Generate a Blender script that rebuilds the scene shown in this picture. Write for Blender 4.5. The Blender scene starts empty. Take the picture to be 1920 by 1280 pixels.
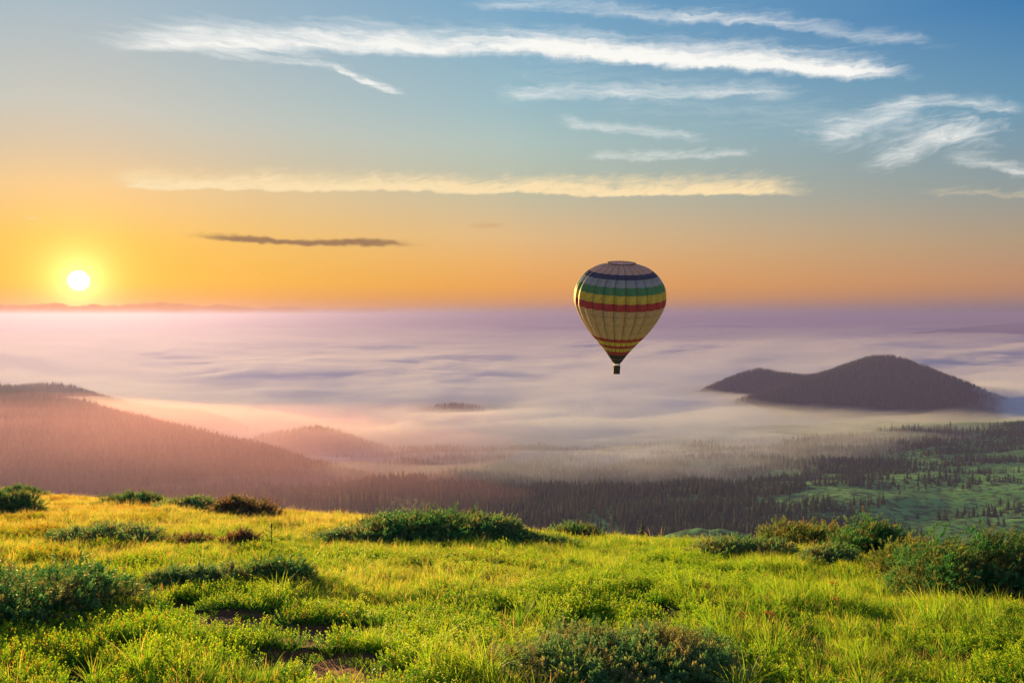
import bpy, math, random
import numpy as np
from mathutils import Vector, Matrix

R = math.radians
scene = bpy.context.scene
C = scene.collection
random.seed(7)
rng = np.random.default_rng(11)

# ------------------------------------------------------------------ camera
cam_data = bpy.data.cameras.new("camera")
cam = bpy.data.objects.new("camera", cam_data)
C.objects.link(cam)
cam_data.sensor_width = 36.0
cam_data.lens = 28.0
cam_data.clip_start = 0.05
cam_data.clip_end = 900000.0
cam.location = (0, 0, 0)
cam.rotation_euler = (R(90 - 1.92), 0, 0)
scene.camera = cam

# ------------------------------------------------------------------ exposure and render
EXPO = 1.8
vs = scene.view_settings
vs.view_transform = 'Standard'
vs.look = 'None'
vs.exposure = EXPO
vs.gamma = 1.0
vs.use_curve_mapping = False
scene.render.engine = 'CYCLES'
cy = scene.cycles
cy.max_bounces = 12
cy.diffuse_bounces = 3
cy.transmission_bounces = 4
cy.transparent_max_bounces = 8
cy.volume_bounces = 7
cy.use_denoising = True
cy.sample_clamp_indirect = 6.0
cy.sample_clamp_direct = 0.0

SUN_AZ, SUN_EL = -28.5, 4.6           # sun lamp: degrees right of +Y, degrees up
DISC_EL = 2.15                        # the disc that shows is lower still

# ------------------------------------------------------------------ node helper
class Nodes:
    def __init__(self, tree):
        self.t = tree
    def new(self, kind, **kw):
        n = self.t.nodes.new(kind)
        for k, v in kw.items():
            setattr(n, k, v)
        return n
    def put(self, sock, v):
        if v is None:
            return
        if isinstance(v, bpy.types.NodeSocket):
            self.t.links.new(v, sock)
        else:
            sock.default_value = v
    def m(self, op, a, b=None, c=None, clamp=False):
        n = self.new('ShaderNodeMath', operation=op, use_clamp=clamp)
        for s, v in zip(n.inputs, (a, b, c)):
            self.put(s, v)
        return n.outputs[0]
    def v(self, op, a, b=None):
        n = self.new('ShaderNodeVectorMath', operation=op)
        self.put(n.inputs[0], a); self.put(n.inputs[1], b)
        return n.outputs['Value'] if op in ('DOT_PRODUCT', 'LENGTH') else n.outputs[0]
    def xyz(self, x, y, z):
        n = self.new('ShaderNodeCombineXYZ')
        for s, v in zip(n.inputs, (x, y, z)):
            self.put(s, v)
        return n.outputs[0]
    def sep(self, v):
        n = self.new('ShaderNodeSeparateXYZ'); self.put(n.inputs[0], v)
        return n.outputs
    def step(self, v, lo, hi, a=0.0, b=1.0, smooth=True):
        n = self.new('ShaderNodeMapRange', interpolation_type='SMOOTHSTEP' if smooth else 'LINEAR', clamp=True)
        self.put(n.inputs[0], v); self.put(n.inputs[1], lo); self.put(n.inputs[2], hi)
        self.put(n.inputs[3], a); self.put(n.inputs[4], b)
        return n.outputs[0]
    def mix(self, f, a, b, mode='MIX'):
        n = self.new('ShaderNodeMix', data_type='RGBA', blend_type=mode, clamp_factor=True)
        self.put(n.inputs[0], f)
        for s, v in ((n.inputs[6], a), (n.inputs[7], b)):
            self.put(s, (*v, 1.0) if isinstance(v, tuple) and len(v) == 3 else v)
        return n.outputs[2]
    def noise(self, vec, scale, detail=4.0, rough=0.55, dist=0.0):
        n = self.new('ShaderNodeTexNoise')
        self.put(n.inputs['Vector'], vec); self.put(n.inputs['Scale'], scale)
        self.put(n.inputs['Detail'], detail); self.put(n.inputs['Roughness'], rough)
        self.put(n.inputs['Distortion'], dist)
        return n.outputs[0]
    def ramp(self, f, stops):
        n = self.new('ShaderNodeValToRGB')
        e = n.color_ramp.elements
        e[0].position, e[0].color = stops[0][0], (*stops[0][1], 1)
        e[1].position, e[1].color = stops[-1][0], (*stops[-1][1], 1)
        for p, c in stops[1:-1]:
            x = e.new(p); x.color = (*c, 1)
        self.put(n.inputs[0], f)
        return n.outputs[0]

def lin(*rgb, k=1.0):
    o = []
    for c in rgb:
        c /= 255.0
        o.append(k * (c / 12.92 if c <= 0.04045 else ((c + 0.055) / 1.055) ** 2.4))
    return tuple(o)

# ------------------------------------------------------------------ sky
world = bpy.data.worlds.new("World")
scene.world = world
world.use_nodes = True
wt = world.node_tree
wt.nodes.clear()
W = Nodes(wt)
K = 0.5 ** EXPO                                   # colours below are as seen; the exposure gives it back
d = W.v('NORMALIZE', W.new('ShaderNodeTexCoord').outputs['Generated'])
dx, dy, dz = W.sep(d)
DEG = 180 / math.pi
el = W.m('MULTIPLY', W.m('ARCSINE', dz), DEG)
az = W.m('MULTIPLY', W.m('ARCTAN2', dx, dy), DEG)           # 0 straight ahead, + to the right
hor = W.v('NORMALIZE', W.xyz(dx, dy, 0.0))
sa = R(SUN_AZ)
off = W.m('MULTIPLY', W.m('ARCCOSINE', W.v('DOT_PRODUCT', hor, (math.sin(sa), math.cos(sa), 0.0))), DEG)
t_el = W.step(el, -4.0, 60.0, smooth=False)
def stops(rows):
    return [((e + 4.0) / 64.0, lin(*c, k=K)) for e, c in rows]
near = W.ramp(t_el, stops([(-4, (120, 96, 90)), (-0.6, (214, 140, 110)), (0.0, (238, 170, 140)), (0.55, (238, 156, 92)), (1.3, (246, 166, 52)), (2.2, (252, 184, 24)), (4.7, (252, 194, 70)),
                           (8.0, (246, 203, 138)), (10.5, (222, 200, 168)), (13, (206, 203, 190)), (19, (172, 191, 202)), (30, (134, 160, 192)), (60, (118, 150, 192))]))
mid = W.ramp(t_el, stops([(-4, (100, 90, 96)), (-0.6, (190, 140, 128)), (0.0, (186, 146, 140)), (0.6, (206, 150, 120)), (1.2, (226, 156, 96)), (2.0, (240, 166, 84)), (3.6, (241, 178, 104)), (5.6, (232, 190, 134)),
                          (9.1, (194, 194, 168)), (12, (182, 200, 192)), (14.6, (160, 193, 201)), (21.6, (120, 170, 204)), (32, (104, 148, 194)), (60, (104, 144, 190))]))
far = W.ramp(t_el, stops([(-4, (92, 86, 104)), (-0.6, (140, 118, 134)), (0.0, (144, 122, 136)), (0.7, (162, 128, 126)), (1.4, (188, 138, 110)), (2.2, (198, 146, 110)), (4.5, (184, 158, 128)), (7.7, (150, 160, 158)),
                          (12.5, (112, 157, 184)), (18.5, (64, 126, 180)), (32, (74, 124, 180)), (60, (92, 136, 186))]))
sky = W.mix(W.step(off, 2.0, 30.0, smooth=False), near, mid)
sky = W.mix(W.step(off, 28.0, 61.0, smooth=False), sky, far)
# away from the sun the dawn sky pales again: blue-grey at the horizon, rose above it
anti = W.ramp(t_el, stops([(-4, (92, 86, 104)), (-0.6, (150, 140, 158)), (2, (168, 156, 176)), (7, (202, 178, 184)), (14, (184, 184, 200)), (26, (140, 168, 202)), (60, (104, 144, 190))]))
sky = W.mix(W.step(off, 70.0, 150.0), sky, anti)
# the physical sky, low sun, carries a small share
nish = W.new('ShaderNodeTexSky', sky_type='NISHITA')
nish.sun_disc = False
nish.sun_elevation = R(SUN_EL)
nish.sun_rotation = R(SUN_AZ)
nish.altitude = 1600.0
nish.air_density, nish.dust_density, nish.ozone_density = 1.0, 1.5, 2.0
nsky = W.v('SCALE', nish.outputs[0]); nsky.node.inputs['Scale'].default_value = 0.02
sky = W.mix(0.07, sky, nsky)
# glow round the sun
ds = R(DISC_EL)
sdir = (math.sin(sa) * math.cos(ds), math.cos(sa) * math.cos(ds), math.sin(ds))
ang = W.m('MULTIPLY', W.m('ARCCOSINE', W.m('MINIMUM', W.v('DOT_PRODUCT', d, sdir), 0.9999999)), DEG)
g1 = W.m('EXPONENT', W.m('MULTIPLY', ang, -1 / 1.05))
g2 = W.m('EXPONENT', W.m('MULTIPLY', ang, -1 / 4.2))
def scaled(col, f):
    n = W.new('ShaderNodeVectorMath', operation='SCALE'); n.inputs[0].default_value = col
    W.put(n.inputs['Scale'], f); return n.outputs[0]
sky = W.v('ADD', sky, scaled((1.6 * K, 1.5 * K, 0.55 * K), g1))
sky = W.v('ADD', sky, scaled((0.20 * K, 0.07 * K, 0.0), g2))

# thin high clouds: wisps drawn out along a wind, each with its own place in the sky (azimuth, elevation in degrees)
warp1 = W.m('SUBTRACT', W.noise(W.xyz(W.m('MULTIPLY', az, 0.16), W.m('MULTIPLY', el, 0.30), 3.0), 1.0, 3.0), 0.5)
warp2 = W.m('SUBTRACT', W.noise(W.xyz(W.m('MULTIPLY', az, 0.9), W.m('MULTIPLY', el, 0.9), 8.0), 1.0, 5.0, 0.6), 0.5)
elw = W.m('ADD', W.m('ADD', el, W.m('MULTIPLY', warp1, 1.0)), W.m('MULTIPLY', warp2, 0.55))
azw = W.m('ADD', az, W.m('MULTIPLY', warp2, 1.4))
fib = W.noise(W.xyz(W.m('MULTIPLY', azw, 0.30), W.m('MULTIPLY', W.m('ADD', elw, W.m('MULTIPLY', az, 0.05)), 2.6), 1.0), 1.0, 9.0, 0.64, 0.5)
puff = W.noise(W.xyz(W.m('MULTIPLY', az, 0.62), W.m('MULTIPLY', W.m('SUBTRACT', el, W.m('MULTIPLY', az, 0.12)), 2.2), 5.0), 1.0, 9.0, 0.62, 0.9)
def streak(pts, up, down, amount, tex, thr, gain, soft=2.2):
    """pts: (azimuth, elevation) along the streak; up / down: its reach above and below in degrees."""
    a0, a1 = pts[0][0], pts[-1][0]
    n = W.new('ShaderNodeFloatCurve')
    cu = n.mapping.curves[0]
    lo, hi = min(p[1] for p in pts) - 1, max(p[1] for p in pts) + 1
    q = [((p[0] - a0) / (a1 - a0), (p[1] - lo) / (hi - lo)) for p in pts]
    cu.points[0].location = q[0]; cu.points[1].location = q[-1]
    for p in q[1:-1]:
        cu.points.new(*p)
    n.mapping.update()
    u = W.step(azw, a0, a1, smooth=False)
    W.put(n.inputs['Value'], u)
    ce = W.m('MULTIPLY_ADD', n.outputs[0], hi - lo, lo)
    de = W.m('SUBTRACT', elw, ce)
    ends = W.m('MULTIPLY', W.step(azw, a0, a0 + soft), W.step(azw, a1 - soft, a1, 1.0, 0.0))
    band = W.m('MULTIPLY', W.step(de, 0.0, up, 1.0, 0.0), W.step(de, -down, 0.0))
    mk = W.m('MULTIPLY', ends, band)
    lo = W.m('MULTIPLY_ADD', mk, -gain, thr)
    al = W.m('DIVIDE', W.m('SUBTRACT', tex, lo), 0.62, clamp=True)
    al = W.m('POWER', al, 1.35)
    al = W.m('MULTIPLY', al, W.m('POWER', mk, 0.6))
    return W.m('MULTIPLY', W.m('MULTIPLY', al, W.step(mk, 0.0, 0.25)), amount)
def ae(px, py):
    u, v = (px - 960) / 1493.3, (590 - py) / 1493.3
    return (math.degrees(math.atan(u)), math.degrees(math.atan(v / math.hypot(1, u))))
def line(*p):
    return [ae(*q) for q in p]
white, cream, grey = lin(252, 250, 244, k=K), lin(252, 226, 178, k=K), lin(160, 122, 88, k=K)
def over(sky, col, al):
    return W.mix(al, sky, col)
for pts, up, dn, am, tex, th, ga, so in (
    (line((60, 96), (420, 92), (640, 92), (850, 98), (1000, 102), (1300, 124), (1560, 140), (1800, 152)), 2.9, 0.9, 0.95, fib, 0.74, 0.80, 9.0),
    (line((840, 96), (1000, 98), (1300, 122), (1560, 138), (1790, 150)), 1.35, 0.65, 1.0, fib, 0.66, 0.86, 7.0),
    (line((300, 104), (520, 118), (640, 134), (700, 162), (800, 186)), 1.1, 0.6, 0.92, fib, 0.74, 0.52, 4.0),
    (line((590, 122), (650, 138), (700, 164), (785, 184)), 0.7, 0.5, 0.95, fib, 0.66, 0.6, 2.0),
    (line((780, 10), (1000, 20), (1240, 38), (1450, 52), (1600, 72), (1880, 108)), 1.5, 0.8, 0.6, fib, 0.72, 0.55, 7.0),
    (line((1210, 36), (1300, 42), (1420, 50), (1530, 62)), 0.7, 0.5, 0.75, fib, 0.66, 0.5, 3.0),
    (line((860, 178), (1100, 178), (1300, 176), (1560, 182)), 1.4, 1.0, 0.62, fib, 0.72, 0.62, 5.0),
    (line((1000, 226), (1120, 242), (1240, 256), (1360, 274)), 1.1, 0.8, 0.62, fib, 0.74, 0.62, 3.0),
    (line((1060, 298), (1200, 300), (1300, 296), (1460, 294)), 0.9, 0.5, 0.60, puff, 0.72, 0.60, 3.0),
    (line((700, 150), (1000, 160), (1300, 200), (1600, 230), (2000, 250)), 4.5, 3.5, 0.30, fib, 0.86, 0.55, 14.0),
    (line((1350, 250), (1560, 252), (1750, 256), (2050, 270)), 3.6, 3.2, 0.55, puff, 0.82, 0.54, 8.0),
    (line((1600, 196), (1720, 198), (1840, 204), (1980, 224)), 1.1, 0.8, 0.85, fib, 0.70, 0.56, 3.5),
    (line((1480, 284), (1580, 248), (1660, 222), (1780, 218)), 2.2, 1.4, 0.75, fib, 0.72, 0.60, 3.0),
    (line((1560, 312), (1690, 296), (1750, 264), (1940, 250)), 2.1, 1.5, 0.75, puff, 0.70, 0.62, 4.0),
    (line((1720, 306), (1850, 308), (1900, 320), (2040, 334)), 1.2, 0.8, 0.75, fib, 0.68, 0.54, 3.0)):
    sky = over(sky, white, streak(pts, up, dn, am, tex, th, ga, so))

for pts, up, dn, am, tex, th, ga, so in (
    (line((120, 352), (400, 355), (700, 356), (1000, 362), (1250, 360), (1580, 362)), 2.3, 0.42, 1.0, puff, 0.74, 0.82, 5.0),
    (line((240, 353), (500, 355), (700, 357), (1000, 362), (1250, 360), (1500, 362)), 1.0, 0.36, 0.9, puff, 0.62, 0.68, 4.0),
    (line((1670, 370), (1800, 366), (1900, 368), (2080, 370)), 1.0, 0.35, 0.65, puff, 0.72, 0.5, 3.0),
    (line((40, 414), (85, 414)), 0.16, 0.12, 0.6, fib, 0.6, 0.6, 0.6)):
    sky = over(sky, cream, streak(pts, up, dn, am, tex, th, ga, so))
# the dark flat cloud right of the sun, and the bank low on the horizon
sky = over(sky, grey, streak(line((290, 438), (400, 441), (480, 446), (560, 455), (640, 452), (740, 457), (840, 462)), 0.48, 0.44, 1.0, fib, 0.58, 1.0, 6.0))
sky = over(sky, lin(205, 150, 105, k=K), streak(line((850, 422), (970, 424)), 0.4, 0.3, 0.5, fib, 0.6, 0.6, 2.0))
wav = W.m('SUBTRACT', W.noise(W.xyz(W.m('MULTIPLY', az, 0.55), W.m('MULTIPLY', el, 0.7), 2.0), 1.0, 6.0, 0.55), 0.5)
bank_top = W.m('ADD', W.m('ADD', W.step(off, 0.0, 26.0, 0.66, 0.26), W.m('MULTIPLY', warp1, 0.7)), W.m('MULTIPLY', wav, 0.9))
bd = W.m('SUBTRACT', el, bank_top)
bank = W.mix(W.step(off, 2.0, 30.0), lin(236, 152, 100, k=K), lin(188, 146, 138, k=K))
bank = W.mix(W.step(off, 26.0, 60.0), bank, lin(146, 122, 134, k=K))
soft = W.step(off, 6.0, 30.0, 0.05, 0.30)
sky = over(sky, bank, W.m('MULTIPLY', W.step(W.m('DIVIDE', bd, soft), -1.0, 1.0, 1.0, 0.0), W.step(off, 10.0, 36.0, 0.95, 0.60)))
# close to the horizon the sky takes the colour of the far haze
hz = W.mix(W.step(off, 2.0, 30.0, smooth=False), lin(250, 200, 184, k=K), lin(182, 149, 152, k=K))
hz = W.mix(W.step(off, 28.0, 61.0, smooth=False), hz, lin(144, 124, 139, k=K))
sky = over(sky, hz, W.step(W.m('ADD', el, W.m('MULTIPLY', wav, 0.5)), -0.1, W.step(off, 4.0, 34.0, 0.45, 0.9), 1.0, 0.0))
bg = W.new('ShaderNodeBackground')
W.put(bg.inputs[0], sky)
bg.inputs[1].default_value = 1.0
W.t.links.new(bg.outputs[0], W.new('ShaderNodeOutputWorld').inputs[0])
world.cycles.sampling_method = 'MANUAL'
world.cycles.sample_map_resolution = 1024

# ------------------------------------------------------------------ sun lamp
sl = bpy.data.lights.new("sun_light", 'SUN')
sl.energy = 5.0
sl.angle = R(0.6)
sl.color = (1.0, 0.62, 0.18)
so = bpy.data.objects.new("sun_light", sl)
C.objects.link(so)
se = R(SUN_EL)
to_sun = Vector((math.sin(sa) * math.cos(se), math.cos(sa) * math.cos(se), math.sin(se)))
so.rotation_euler = to_sun.to_track_quat('Z', 'Y').to_euler()

# ------------------------------------------------------------------ helpers
def tag(o, label=None, cat=None, group=None, kind=None):
    for k, v in (('label', label), ('category', cat), ('group', group), ('kind', kind)):
        if v:
            o[k] = v
    return o

def mesh_from(name, verts, faces, mat=None, smooth=False, attrs=None):
    """verts (n,3) array; faces an (m,3) or (m,4) array or a list of such arrays."""
    me = bpy.data.meshes.new(name)
    verts = np.asarray(verts, np.float32)
    if not isinstance(faces, list):
        faces = [faces]
    faces = [np.asarray(f, np.int32) for f in faces if len(f)]
    loops = np.concatenate([f.ravel() for f in faces])
    sizes = np.concatenate([np.full(len(f), f.shape[1], np.int32) for f in faces])
    me.vertices.add(len(verts)); me.vertices.foreach_set('co', verts.ravel())
    me.loops.add(len(loops)); me.loops.foreach_set('vertex_index', loops)
    me.polygons.add(len(sizes))
    starts = np.concatenate([[0], np.cumsum(sizes)[:-1]]).astype(np.int32)
    me.polygons.foreach_set('loop_start', starts)
    me.polygons.foreach_set('use_smooth', np.full(len(sizes), smooth))
    for k, a in (attrs or {}).items():
        at = me.attributes.new(k, 'FLOAT', 'POINT')
        at.data.foreach_set('value', np.asarray(a, np.float32))
    me.update(calc_edges=True)
    if mat:
        me.materials.append(mat)
    return me

def link(name, data, parent=None):
    o = bpy.data.objects.new(name, data)
    C.objects.link(o)
    if parent:
        o.parent = parent
    return o

_perm = np.random.default_rng(3).permutation(512).astype(np.int64)
_grad = np.stack([np.cos(np.arange(512) * 2.399), np.sin(np.arange(512) * 2.399)], 1)
def noise2(x, y, seed=0):
    x = np.asarray(x, float) + seed * 17.13; y = np.asarray(y, float) - seed * 9.71
    xi, yi = np.floor(x).astype(np.int64), np.floor(y).astype(np.int64)
    xf, yf = x - xi, y - yi
    u, v = xf * xf * xf * (xf * (xf * 6 - 15) + 10), yf * yf * yf * (yf * (yf * 6 - 15) + 10)
    def g(i, j):
        h = _perm[(_perm[(xi + i) & 511] + yi + j) & 511]
        return _grad[h, 0] * (xf - i) + _grad[h, 1] * (yf - j)
    a = g(0, 0) * (1 - u) + g(1, 0) * u
    b = g(0, 1) * (1 - u) + g(1, 1) * u
    return (a * (1 - v) + b * v) * 1.4
def fbm(x, y, oct=4, seed=0, rough=0.5):
    s, a, f = 0.0, 1.0, 1.0
    for k in range(oct):
        s = s + a * noise2(x * f, y * f, seed + k)
        a *= rough; f *= 2.03
    return s
def sstep(a, b, x):
    t = np.clip((np.asarray(x, float) - a) / (b - a), 0, 1)
    return t * t * (3 - 2 * t)
def smax(a, b, k):
    h = np.clip(0.5 + 0.5 * (a - b) / k, 0, 1)
    return b * (1 - h) + a * h + k * h * (1 - h)

# ------------------------------------------------------------------ the lie of the land (metres; the eye is at 0,0,0)
SL, CR, EYE = 0.2, 0.02, 1.65
def soil_mask(x, y):
    """1 inside the worn patches of bare soil on the left of the meadow."""
    m = 0.0
    for cx, cy_, rx, ry in SOIL:
        q = ((x - cx) / rx) ** 2 + ((y - cy_) / ry) ** 2
        m = np.maximum(m, 1 - q)
    return sstep(0.05, 0.3, m + 0.30 * fbm(x * 1.6, y * 1.6, 3, 5))
SOIL = [(-4.7, 9.65, 0.9, 0.5), (-3.9, 8.85, 0.6, 0.4), (-3.1, 8.2, 0.8, 0.5), (-2.3, 7.65, 1.0, 0.58), (-1.85, 7.9, 0.65, 0.55), (-1.6, 6.6, 0.65, 0.58), (-1.15, 5.9, 0.5, 0.5)]
def meadow_z(x, y):
    x = np.asarray(x, float); y = np.asarray(y, float)
    xc = np.clip(x, -150, 150)
    y0 = np.clip(17 - 0.75 * x, 12, 42)
    dd = np.maximum(0, y - y0)
    k = 0.0042
    lim = 0.24 / (2 * k)
    drop = np.where(dd < lim, k * dd * dd, k * lim * lim + 0.24 * (dd - lim))
    back = np.where(y < -30, -(y + 30) * 0.24, 0.0)
    z = -EYE - SL * y - CR * xc - drop - back
    near = sstep(120, 60, np.hypot(x, y))
    return z + near * (0.16 * fbm(x * 0.23, y * 0.23, 3, 1) + 0.05 * fbm(x * 1.1, y * 1.1, 2, 2))
def ground_z(x, y):
    return meadow_z(x, y) - 0.09 * soil_mask(x, y)
def valley_z(x, y):
    x = np.asarray(x, float); y = np.asarray(y, float)
    r = np.hypot(x, y)
    z = -264 - 56 * sstep(950, 1700, y) - 110 * sstep(1700, 4200, y)
    rise = 0.066 * np.maximum(0, x - 250) * (1 - 0.85 * sstep(1800, 2600, y))
    z = z + np.minimum(rise, 130)
    z = z + 9 * fbm(x / 210, y / 210, 4, 20) * sstep(300, 800, r)
    m = ((x - 215) / 95) ** 2 + ((y - 860) / 60) ** 2
    z = z + 26 * np.exp(-m * 1.3) + 3.0 * np.exp(-m) * fbm(x / 18, y / 18, 2, 9)
    return z
def land_z(x, y):
    return smax(valley_z(x, y), meadow_z(x, y) - 0.6, 4.0)

def ridge(px):
    """(pixel x, pixel y, distance) of the photograph's crest lines -> crest points in metres."""
    return np.array([((a - 960) / 1493.3 * Y, Y, -(b - 590) / 1493.3 * Y) for a, b, Y in px])
RIDGES = {
    'near': (ridge([(-420, 660, 1950), (-200, 700, 1750), (0, 738, 1600), (100, 755, 1570), (200, 780, 1550), (300, 806, 1530), (400, 828, 1510), (490, 848, 1500), (560, 872, 1480), (640, 893, 1460), (740, 912, 1440)]), 0.24, 0.34, 60, 240),
    'second': (ridge([(-300, 722, 2500), (-100, 730, 2400), (0, 729, 2350), (80, 724, 2300), (130, 731, 2300), (180, 750, 2280), (240, 765, 2260), (300, 773, 2240), (370, 777, 2220), (430, 797, 2200), (460, 815, 2190), (520, 835, 2180)]), 0.30, 0.30, 40, 220),
    'knoll': (ridge([(400, 862, 1960), (450, 838, 1950), (490, 822, 1940), (530, 817, 1930), (560, 809, 1930), (590, 806, 1925), (620, 815, 1920), (650, 823, 1900), (690, 838, 1880), (740, 850, 1870), (800, 868, 1860), (900, 885, 1840)]), 0.26, 0.3, 30, 160),
    'veiled': (ridge([(620, 822, 2600), (720, 794, 2640), (790, 772, 2650), (850, 761, 2650), (930, 772, 2650), (1000, 784, 2650), (1110, 814, 2650)]), 0.15, 0.2, 60, 300),
    'saddle': (ridge([(1180, 800, 3150), (1260, 766, 3120), (1310, 740, 3100), (1345, 722, 3100), (1390, 703, 3100), (1430, 695, 3100), (1462, 701, 3080), (1520, 707, 3050), (1580, 697, 3000), (1640, 690, 2950)]), 0.30, 0.3, 50, 260),
    'peak': (ridge([(1220, 825, 2620), (1330, 778, 2680), (1420, 744, 2720), (1490, 720, 2760), (1560, 700, 2780), (1600, 686, 2800), (1640, 672, 2800), (1660, 670, 2800), (1700, 678, 2800), (1750, 698, 2790), (1800, 716, 2780), (1850, 738, 2760), (1930, 768, 2740), (2040, 800, 2700)]), 0.27, 0.3, 70, 300),
    'far': (ridge([(1280, 668, 12500), (1450, 656, 12500), (1560, 646, 12500), (1700, 628, 12500), (1800, 616, 12500), (1920, 604, 12500), (2100, 594, 12500), (2400, 600, 12500)]), 0.10, 0.12, 900, 2600),
}
def ridge_z(key, x, y):
    p, fs, bs, rnd, reach = RIDGES[key]
    zc = np.interp(x, p[:, 0], p[:, 2]); yc = np.interp(x, p[:, 0], p[:, 1])
    sc = reach / 240.0
    wig = 9 * sc * fbm(x / (120 * sc), y / (120 * sc), 3, 31)
    dy_ = y - yc + wig
    s = np.where(dy_ < 0, fs, bs)
    fall = s * (np.sqrt(dy_ ** 2 + rnd ** 2) - rnd)
    gully = 5 * sc * np.abs(fbm(x / (90 * sc), y / (260 * sc), 2, 37)) * sstep(20, 200, np.abs(dy_))
    return zc - fall - gully
HAZE_M = 6200.0
HAZE_PARTS = ((0.5, (0.33, 0.006, 0.010), 0.72), (0.5, (0.072, 0.395, 1.0), 0.0))   # share, colour, forward scattering: droplets and clear air
FOG_C, FOG_G = (0.915, 0.938, 0.9995), 0.1
# ------------------------------------------------------------------ materials of the land
def new_mat(name):
    m = bpy.data.materials.new(name)
    m.use_nodes = True
    m.node_tree.nodes.clear()
    return m, Nodes(m.node_tree)
def surface(N, shader):
    out = N.new('ShaderNodeOutputMaterial')
    N.t.links.new(shader, out.inputs[0])
def bsdf(N, col, rough=0.8, spec=0.2, bump=None):
    b = N.new('ShaderNodeBsdfPrincipled')
    N.put(b.inputs['Base Color'], (*col, 1) if isinstance(col, tuple) else col)
    N.put(b.inputs['Roughness'], rough)
    b.inputs['Specular IOR Level'].default_value = spec
    if bump is not None:
        bp = N.new('ShaderNodeBump')
        bp.inputs['Strength'].default_value = bump[1]; bp.inputs['Distance'].default_value = bump[2]
        N.put(bp.inputs['Height'], bump[0])
        N.t.links.new(bp.outputs[0], b.inputs['Normal'])
    return b.outputs[0]
def leafy(N, col, trans, mix=0.45, rough=0.6):
    """a leaf: part of the light goes through it."""
    b = bsdf(N, col, rough, 0.08)
    t = N.new('ShaderNodeBsdfTranslucent')
    N.put(t.inputs[0], (*trans, 1) if isinstance(trans, tuple) else trans)
    x = N.new('ShaderNodeMixShader'); x.inputs[0].default_value = mix
    N.t.links.new(b, x.inputs[1]); N.t.links.new(t.outputs[0], x.inputs[2])
    return x.outputs[0]

land_mat, N = new_mat("valley_grassland")
pos = N.new('ShaderNodeNewGeometry').outputs['Position']
n1 = N.noise(pos, 0.012, 6.0, 0.6); n2 = N.noise(pos, 0.09, 5.0, 0.65)
col = N.ramp(n1, [(0.3, (0.060, 0.190, 0.050)), (0.5, (0.110, 0.310, 0.080)), (0.7, (0.200, 0.390, 0.110))])
col = N.mix(N.step(n2, 0.42, 0.62), col, (0.026, 0.060, 0.024))
surface(N, bsdf(N, col, 0.95, 0.05))

forest_mat, N = new_mat("forest_floor")
pos = N.new('ShaderNodeNewGeometry').outputs['Position']
col = N.ramp(N.noise(pos, 0.05, 5.0, 0.6), [(0.3, (0.014, 0.022, 0.014)), (0.7, (0.030, 0.045, 0.022))])
surface(N, bsdf(N, col, 0.95, 0.03))

spruce_mat, N = new_mat("spruce_needles")
rnd = N.new('ShaderNodeObjectInfo').outputs['Random']
col = N.ramp(rnd, [(0.0, (0.014, 0.040, 0.022)), (0.5, (0.024, 0.056, 0.024)), (1.0, (0.046, 0.078, 0.028))])
surface(N, bsdf(N, col, 0.8, 0.15))
bark_mat, N = new_mat("bark")
pos = N.new('ShaderNodeNewGeometry').outputs['Position']
col = N.ramp(N.noise(pos, 9.0, 4.0), [(0.3, (0.035, 0.022, 0.016)), (0.7, (0.095, 0.066, 0.046))])
surface(N, bsdf(N, col, 0.9, 0.1))

# ------------------------------------------------------------------ land: one sheet from the meadow's edge to the horizon
def polar(angles, radii, zf):
    A, Rr = np.meshgrid(angles, radii, indexing='ij')
    x, y = np.sin(A) * Rr, np.cos(A) * Rr
    v = np.stack([x, y, zf(x, y)], -1).reshape(-1, 3)
    n, m = len(angles), len(radii)
    i = (np.arange(n - 1)[:, None] * m + np.arange(m - 1)[None]).ravel()
    return v, np.stack([i, i + m, i + m + 1, i + 1], 1), (n, m)
ang_all = np.radians(np.concatenate([np.linspace(-180, -52, 40, endpoint=False), np.linspace(-52, 52, 420, endpoint=False), np.linspace(52, 180, 41)]))
rad_all = np.concatenate([np.linspace(0.5, 120, 60, endpoint=False), np.geomspace(120, 3600, 260, endpoint=False), np.geomspace(3600, 62000, 50)])
v, f, _ = polar(ang_all, rad_all, land_z)
terrain = link("terrain", mesh_from("terrain", v, f, land_mat, True))
tag(terrain, kind='structure')

# ------------------------------------------------------------------ wooded hills and far ridges
def hill(key, step):
    p, fs, bs, rnd_, reach = RIDGES[key]
    xs = np.arange(p[0, 0], p[-1, 0] + step, step)
    ds = np.arange(-reach * 2.4, reach * 2.0, step)
    yc = np.interp(xs, p[:, 0], p[:, 1])
    X = np.repeat(xs[:, None], len(ds), 1); Y = yc[:, None] + ds[None]
    Z = ridge_z(key, X, Y)
    n, m = X.shape
    i = (np.arange(n - 1)[:, None] * m + np.arange(m - 1)[None]).ravel()
    f = np.stack([i, i + m, i + m + 1, i + 1], 1)
    vv = np.stack([X, Y, Z], -1).reshape(-1, 3)
    # a skirt closes the hill below the ground so that no edge shows
    edge = np.concatenate([np.arange(0, m), np.arange(1, n) * m + m - 1, (n - 1) * m + np.arange(m - 2, -1, -1), np.arange(n - 2, 0, -1) * m])
    low = vv[edge].copy(); low[:, 2] = np.minimum(low[:, 2], -440) - 5
    k = len(edge); j = np.arange(k); b = len(vv)
    sk = np.stack([edge, np.roll(edge, -1), b + (j + 1) % k, b + j], 1)
    return link("hill", mesh_from("hill", np.concatenate([vv, low]), np.concatenate([f, sk]), forest_mat, True))
for key, st in (('near', 12), ('second', 14), ('knoll', 12), ('veiled', 16), ('saddle', 16), ('peak', 14), ('far', 120)):
    tag(hill(key, st), kind='structure')

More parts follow.
